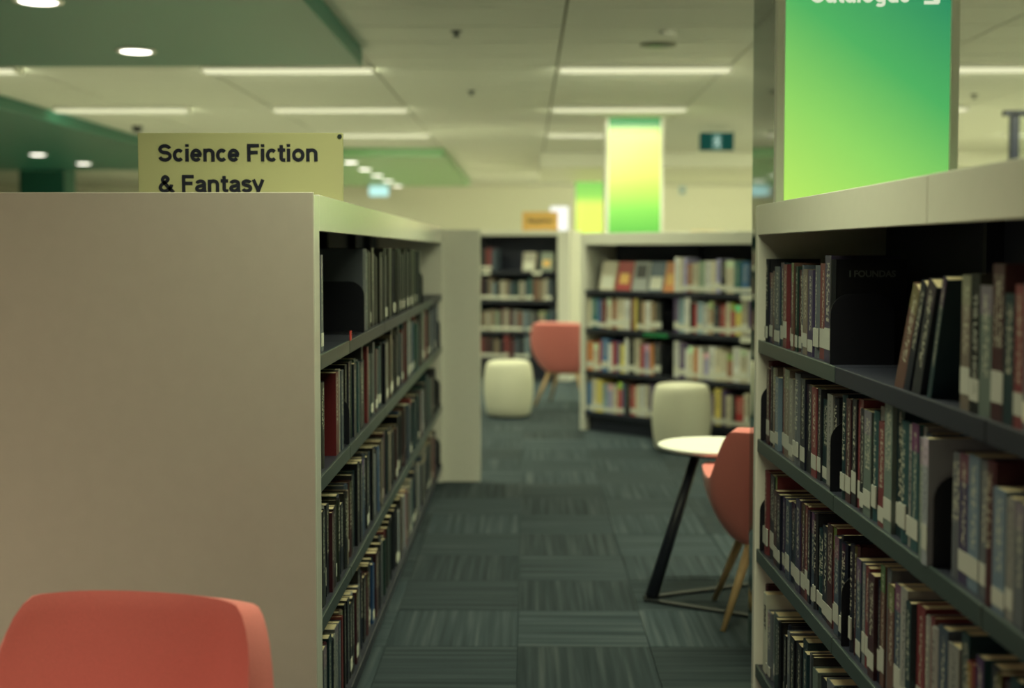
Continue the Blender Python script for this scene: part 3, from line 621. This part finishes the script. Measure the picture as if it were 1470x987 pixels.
# ---- rank by how large each shows
cp = Vector((0, 0, 1.37)); Fv = Vector((math.sin(R(-.666)) * math.cos(R(3)), math.cos(R(-.666)) * math.cos(R(3)), -math.sin(R(3)))); Rv = Vector((math.cos(R(-.666)), math.sin(R(.666)), 0)); Uv = Rv.cross(Fv)
def pr(p):
    d = p - cp; z = max(d.dot(Fv), .05); return 734.95 + 1894 * d.dot(Rv) / z, 459.26 - 1894 * d.dot(Uv) / z
def shown(b):
    S = b['M'] @ Matrix.Diagonal((b['t'], b['d'], b['h'], 1)); tot = 0
    for q in (((-.5, 0, 0), (.5, 0, 0), (.5, 0, 1), (-.5, 0, 1)), ((-.5, 0, 1), (.5, 0, 1), (.5, .3, 1), (-.5, .3, 1))):
        pts = [pr(S @ Vector(v)) for v in q]
        cx = sum(p[0] for p in pts) / 4; cy = sum(p[1] for p in pts) / 4
        a = sum(pts[i][0] * pts[(i + 1) % 4][1] - pts[(i + 1) % 4][0] * pts[i][1] for i in range(4)) / 2
        if q[0][2] == 1 and a > 0: a = 0
        if 0 < cx < 1478 and 0 < cy < 1000: tot += abs(a)
    if b['row'].startswith('end') or b['row'].startswith('far'):
        px = pr(S @ Vector((0, 0, .5)))[0]
        if px > 1072 or px < 688 or (b['row'].startswith('far') and px > 800): tot = 0
    if b['face']: tot += 800
    return tot + (1e5 if b['special'] else 0)
for b in BOOKS: b['area'] = shown(b)
order = sorted(BOOKS, key=lambda b: -b['area'])
single = set(id(b) for b in order[:300] if b['area'] > 20)
V, Fc, Fm, Vc = [], [], [], []
used = {}
for b in BOOKS:
    S = b['M'] @ Matrix.Diagonal((b['t'], b['d'], b['h'], 1)); base = PAL[b['color']]
    j = (1 + rng.uniform(-.18, .18)) * {'r': .46, 'l': .40, 'f': .6}.get(b['row'][0], 1.15); g_ = sum(base) / 3; k_ = .72 if b['row'][0] in 'rf' else .9; tn = (.92, 1.0, 1.3) if b['row'][0] in 'rl' else (1, 1, 1.1); col = tuple(min(.85, (g_ + (c - g_) * k_) * j * q) for c, q in zip(base, tn))  # right, left and far rows dimmed: shelf shade put into cover colours
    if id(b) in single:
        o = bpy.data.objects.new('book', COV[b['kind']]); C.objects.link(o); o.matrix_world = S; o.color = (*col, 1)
        nm = {'paper': 'paperback', 'hard': 'hardback', 'thin': 'book'}[b['kind']]
        lab = '%s %s, %s' % (b['color'], nm, b['place'])
        if lab in used: lab += ', behind its neighbour'
        used[lab] = 1
        tag(o, lab, 'book', 'books in the %s' % {'r': 'right bookcase', 'l': 'left bookcase', 'e': 'bookcase across the aisle end', 'f': 'farthest bookcase'}[b['row'][0]])
        p = bpy.data.objects.new('page_block', PAG[b['kind']]); C.objects.link(p); p.parent = o
        if b['lab']: l = bpy.data.objects.new('spine_label', LAB[(b['kind'], b['lab'])]); C.objects.link(l); l.parent = o; l.color = (.45, .47, .45, 1) if b['row'][0] == 'r' else (.74, .75, .68, 1); l['label'] = 'white call number label'  # white labels greyed in the right bookcase, its dim light put into colour
        if b['face']:
            a_ = bpy.data.objects.new('cover_art', ART[len(used) % 3]); C.objects.link(a_); a_.parent = o; a_['label'] = 'printed picture on the cover'
        sp = b['special']
        if sp:
            o.material_slots[0].link = 'OBJECT'; o.material_slots[0].material = M['plaincover']
            if sp == 'first': o.color = (.5, .52, .46, 1)
            body, sz, m_ = {'foundas': ('I FOUNDAS', .021, mat('dim_letters', (.10, .12, .12), .5)), 'last': ('THE LAST HOUR', .022, mat('grey_letters', (.30, .32, .30), .5)), 'first': ('FIRST', .030, mat('dark_letters', (.02, .02, .03), .5))}[sp]
            tx = text('title', body, sz, m_, o, bold=.0007, depth=.0003)
            inv = Matrix.Diagonal((1 / b['t'], 1 / b['d'], 1 / b['h'], 1))
            if sp == 'foundas':   # on the near cover
                tx.matrix_local = inv @ Matrix.Translation((b['t'] / 2 + .0006, .035, .205)) @ Matrix.Rotation(R(90), 4, 'Z') @ Matrix.Rotation(R(90), 4, 'X')
            else:                 # reading down the spine
                tx.matrix_local = inv @ Matrix.Translation((-.005, -.0006, b['h'] * .86)) @ Matrix.Rotation(R(90), 4, 'X') @ Matrix.Rotation(R(-90), 4, 'Z')
            tx['label'] = 'printed title'
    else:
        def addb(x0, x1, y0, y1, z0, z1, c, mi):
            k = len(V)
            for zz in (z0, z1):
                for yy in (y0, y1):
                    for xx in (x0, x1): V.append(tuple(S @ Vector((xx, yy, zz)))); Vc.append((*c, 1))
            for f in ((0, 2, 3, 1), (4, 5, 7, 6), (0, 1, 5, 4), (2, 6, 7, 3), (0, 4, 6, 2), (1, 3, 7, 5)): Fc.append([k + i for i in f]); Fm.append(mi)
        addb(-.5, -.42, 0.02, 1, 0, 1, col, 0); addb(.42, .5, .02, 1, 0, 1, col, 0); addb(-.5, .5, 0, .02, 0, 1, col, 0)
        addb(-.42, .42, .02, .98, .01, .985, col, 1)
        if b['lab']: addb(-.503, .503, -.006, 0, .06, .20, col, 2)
me = bpy.data.meshes.new('far_books'); me.from_pydata(V, [], Fc)
at = me.color_attributes.new('Col', 'FLOAT_COLOR', 'POINT'); at.data.foreach_set('color', np.array(Vc, dtype=np.float32).ravel())
for m_ in (M['cover_far'], M['pages'], M['label']): me.materials.append(m_)
me.polygons.foreach_set('material_index', Fm)
o = bpy.data.objects.new('book_rows', me); C.objects.link(o); o['kind'] = 'stuff'; tag(o, 'remaining small rows of library books packed on the shelves', 'books')
print('BOOKS', len(BOOKS), 'single', len(single))

# ---------------------------------------------------------------- signs on the bookcases
t = thing('shelf_sign', 'khaki sign reading Science Fiction & Fantasy on left bookcase', 'sign', (-.505, 3.62, 1.506))
box('sign_board', (-.562, 0, 0, .018, 0, .186), M['signface'], t, bevel=.002)
box('sign_base', (-.45, -.11, -.03, .05, 0, .004), M['trim'], t)
for k, (s, z) in enumerate((('Science Fiction', .108), ('& Fantasy', .024))):
    tx = lettering('sign_lettering', s, .0475, M['signtext'], t); tx.rotation_euler = (R(90), 0, 0); tx.location = (-.508, 0, z); tx['label'] = 'dark lettering reading ' + s
bm = bmesh.new(); add_tube(bm, (-.008, -.002, .176), (-.008, 0, .176), .006, .006); obj('screw', bm, M['shelf'], t)
t = thing('shelf_sign', 'small orange section sign on top of the farthest bookcase', 'sign', (.135, 14.06, 1.586), R(-8))
box('sign_board', (-.19, .19, 0, .015, 0, .20), M['orangesign'], t, bevel=.002); box('sign_base', (-.12, .12, -.03, .045, 0, .004), M['trim'], t)
tx = lettering('sign_lettering', 'Magazines', .042, M['signtext'], t); tx.rotation_euler = (R(90), 0, 0); tx.location = (-.135, 0, .085)
t = thing('leaflet', 'flat pale leaflet lying on the bookcase across the aisle end', 'leaflet', frame(BB) @ Vector((1.15, .15, 1.506)), BB[1])
box('sheet', (-.15, .15, -.1, .1, 0, .004), M['label'], t); box('fold', (-.15, .02, -.1, .1, .004, .008), M['orangesign'], t)

# ---------------------------------------------------------------- chairs, stools, table
def make_chair(label):
    t = thing('tub_chair', label, 'chair', (0, 0, 0), 0, 'coral tub chairs')
    bm = bmesh.new(); nu, nv = 144, 12
    def sst(a, lo, hi): x = max(0, min(1, (a - lo) / (hi - lo))); return x * x * (3 - 2 * x)
    def hgt(a):
        a = abs(math.degrees(a)); return .735 - .185 * sst(a, 41, 64) - .16 * sst(a, 128, 152)
    rings = []
    for v in range(nv + 1):
        f = v / nv; ring = []
        sc = .60 + .40 * math.sin(f * math.pi / 2) ** .75
        for u in range(nu):
            a = -math.pi + 2 * math.pi * u / nu
            s, c = math.sin(a), math.cos(a)
            r = ((abs(s) / .295) ** 3.6 + (abs(c) / .27) ** 3.6) ** (-1 / 3.6)
            z = .30 + (hgt(a) - .30) * f
            ring.append(bm.verts.new((r * s * sc, r * c * sc + (.07 * max(0, c) * f * f), z)))
        rings.append(ring)
    for a, b in zip(rings, rings[1:]):
        for i in range(nu): bm.faces.new((a[i], a[(i + 1) % nu], b[(i + 1) % nu], b[i])).smooth = True
    bm.faces.new(rings[0][::-1])
    sh = obj('shell', bm, M['coral'], t)
    so = sh.modifiers.new('thick', 'SOLIDIFY'); so.thickness = .050; so.offset = -1
    be = sh.modifiers.new('round', 'BEVEL'); be.width = .020; be.segments = 3; be.limit_method = 'ANGLE'; be.angle_limit = R(50)
    bm = bmesh.new(); pts = []
    for i in range(48):
        a = 2 * math.pi * i / 48; s, c = math.sin(a), math.cos(a); r = ((abs(s) / .225) ** 3 + (abs(c) / .205) ** 3) ** (-1 / 3.); pts.append((r * s, r * c - .005))
    add_prism(bm, pts, .36, .435); bmesh.ops.bevel(bm, geom=[e for e in bm.edges if abs(e.verts[0].co.z - e.verts[1].co.z) < 1e-6], offset=.02, segments=3, affect='EDGES')
    for f in bm.faces: f.smooth = True
    obj('seat_cushion', bm, M['coral'], t)
    bm = bmesh.new(); add_box(bm, -.15, .15, -.14, .14, .285, .302, bevel=.004); obj('leg_frame', bm, M['oak'], t)
    for sx in (-1, 1):
        for sy in (-1, 1):
            bm = bmesh.new(); add_tube(bm, (sx * .13, sy * .12, .298), (sx * .235, sy * .215, 0), .019, .010); obj('leg', bm, M['oak'], t)
    return t
ch = make_chair('coral tub chair in the foreground before the bookcase end panel'); ch.location = (-.745, 2.08, 0); ch.rotation_euler = (0, 0, R(-9))
c2 = copy_tree(ch); c2['label'] = 'coral tub chair with oak legs beside the small round table'; c2.location = (.955, 4.90, 0); c2.rotation_euler = (0, 0, R(176))
c3 = copy_tree(ch); c3['label'] = 'distant coral tub chair half hidden by a white bookcase end'; c3.location = (.36, 11.75, 0); c3.rotation_euler = (0, 0, R(160))
def make_stool(label):
    t = thing('stool', label, 'stool', (0, 0, 0), 0, 'cream barrel stools')
    bm = bmesh.new()
    prof = [(.150, .012), (.172, .018), (.182, .035), (.194, .10), (.203, .18), (.206, .25), (.203, .32), (.194, .39), (.186, .425), (.176, .447), (.158, .459), (.12, .465), (.05, .468), (.005, .469)]
    add_lathe(bm, prof, 56); b = obj('body', bm, M['stool'], t)
    bm = bmesh.new(); add_lathe(bm, [(.15, 0), (.15, .013)], 32); obj('foot_ring', bm, M['dark'], t)
    bm = bmesh.new(); n = 56
    for i in range(n):
        a0, a1 = 2 * math.pi * i / n, 2 * math.pi * (i + 1) / n
        vs = [bm.verts.new((r * math.cos(a), r * math.sin(a), z)) for a in (a0, a1) for r, z in ((.1785, .446), (.1765, .4495))]
        bm.faces.new((vs[0], vs[2], vs[3], vs[1]))
    obj('seam_piping', bm, M['stool'], t)
    return t
s1 = make_stool('cream barrel stool standing before the farthest bookcase'); s1.location = (-.155, 10.9, 0)
s2 = copy_tree(s1); s2['label'] = 'cream barrel stool behind the small round table'; s2.location = (1.06, 9.02, 0)
t = thing('side_table', 'small round white side table with slanted dark leg', 'table', (.75, 5.28, 0))
bm = bmesh.new(); add_lathe(bm, [(.205, .574), (.222, .580), (.226, .588), (.224, .594), (.215, .596)], 64); obj('tabletop', bm, M['tabletop'], t)
bm = bmesh.new(); add_lathe(bm, [(.19, .566), (.205, .574)], 48); obj('under_rim', bm, M['dark'], t)
bm = bmesh.new(); add_tube(bm, (-.262, -.150, .010), (-.07, -.02, .567), .026, .019, 16); obj('leg', bm, M['dark'], t)
for q, (p0, p1) in enumerate((((-.285, -.165), (.10, -.395)), ((-.285, -.135), (.20, .10)))):    # two flat bars spreading from the foot of the leg
    d = (Vector(p1) - Vector(p0)).normalized(); n_ = Vector((-d.y, d.x)) * .016
    bm = bmesh.new(); add_prism(bm, [tuple(Vector(p0) - n_), tuple(Vector(p1) - n_), tuple(Vector(p1) + n_), tuple(Vector(p0) + n_)], 0.0, .010); obj('base_bar', bm, M['plate'], t)
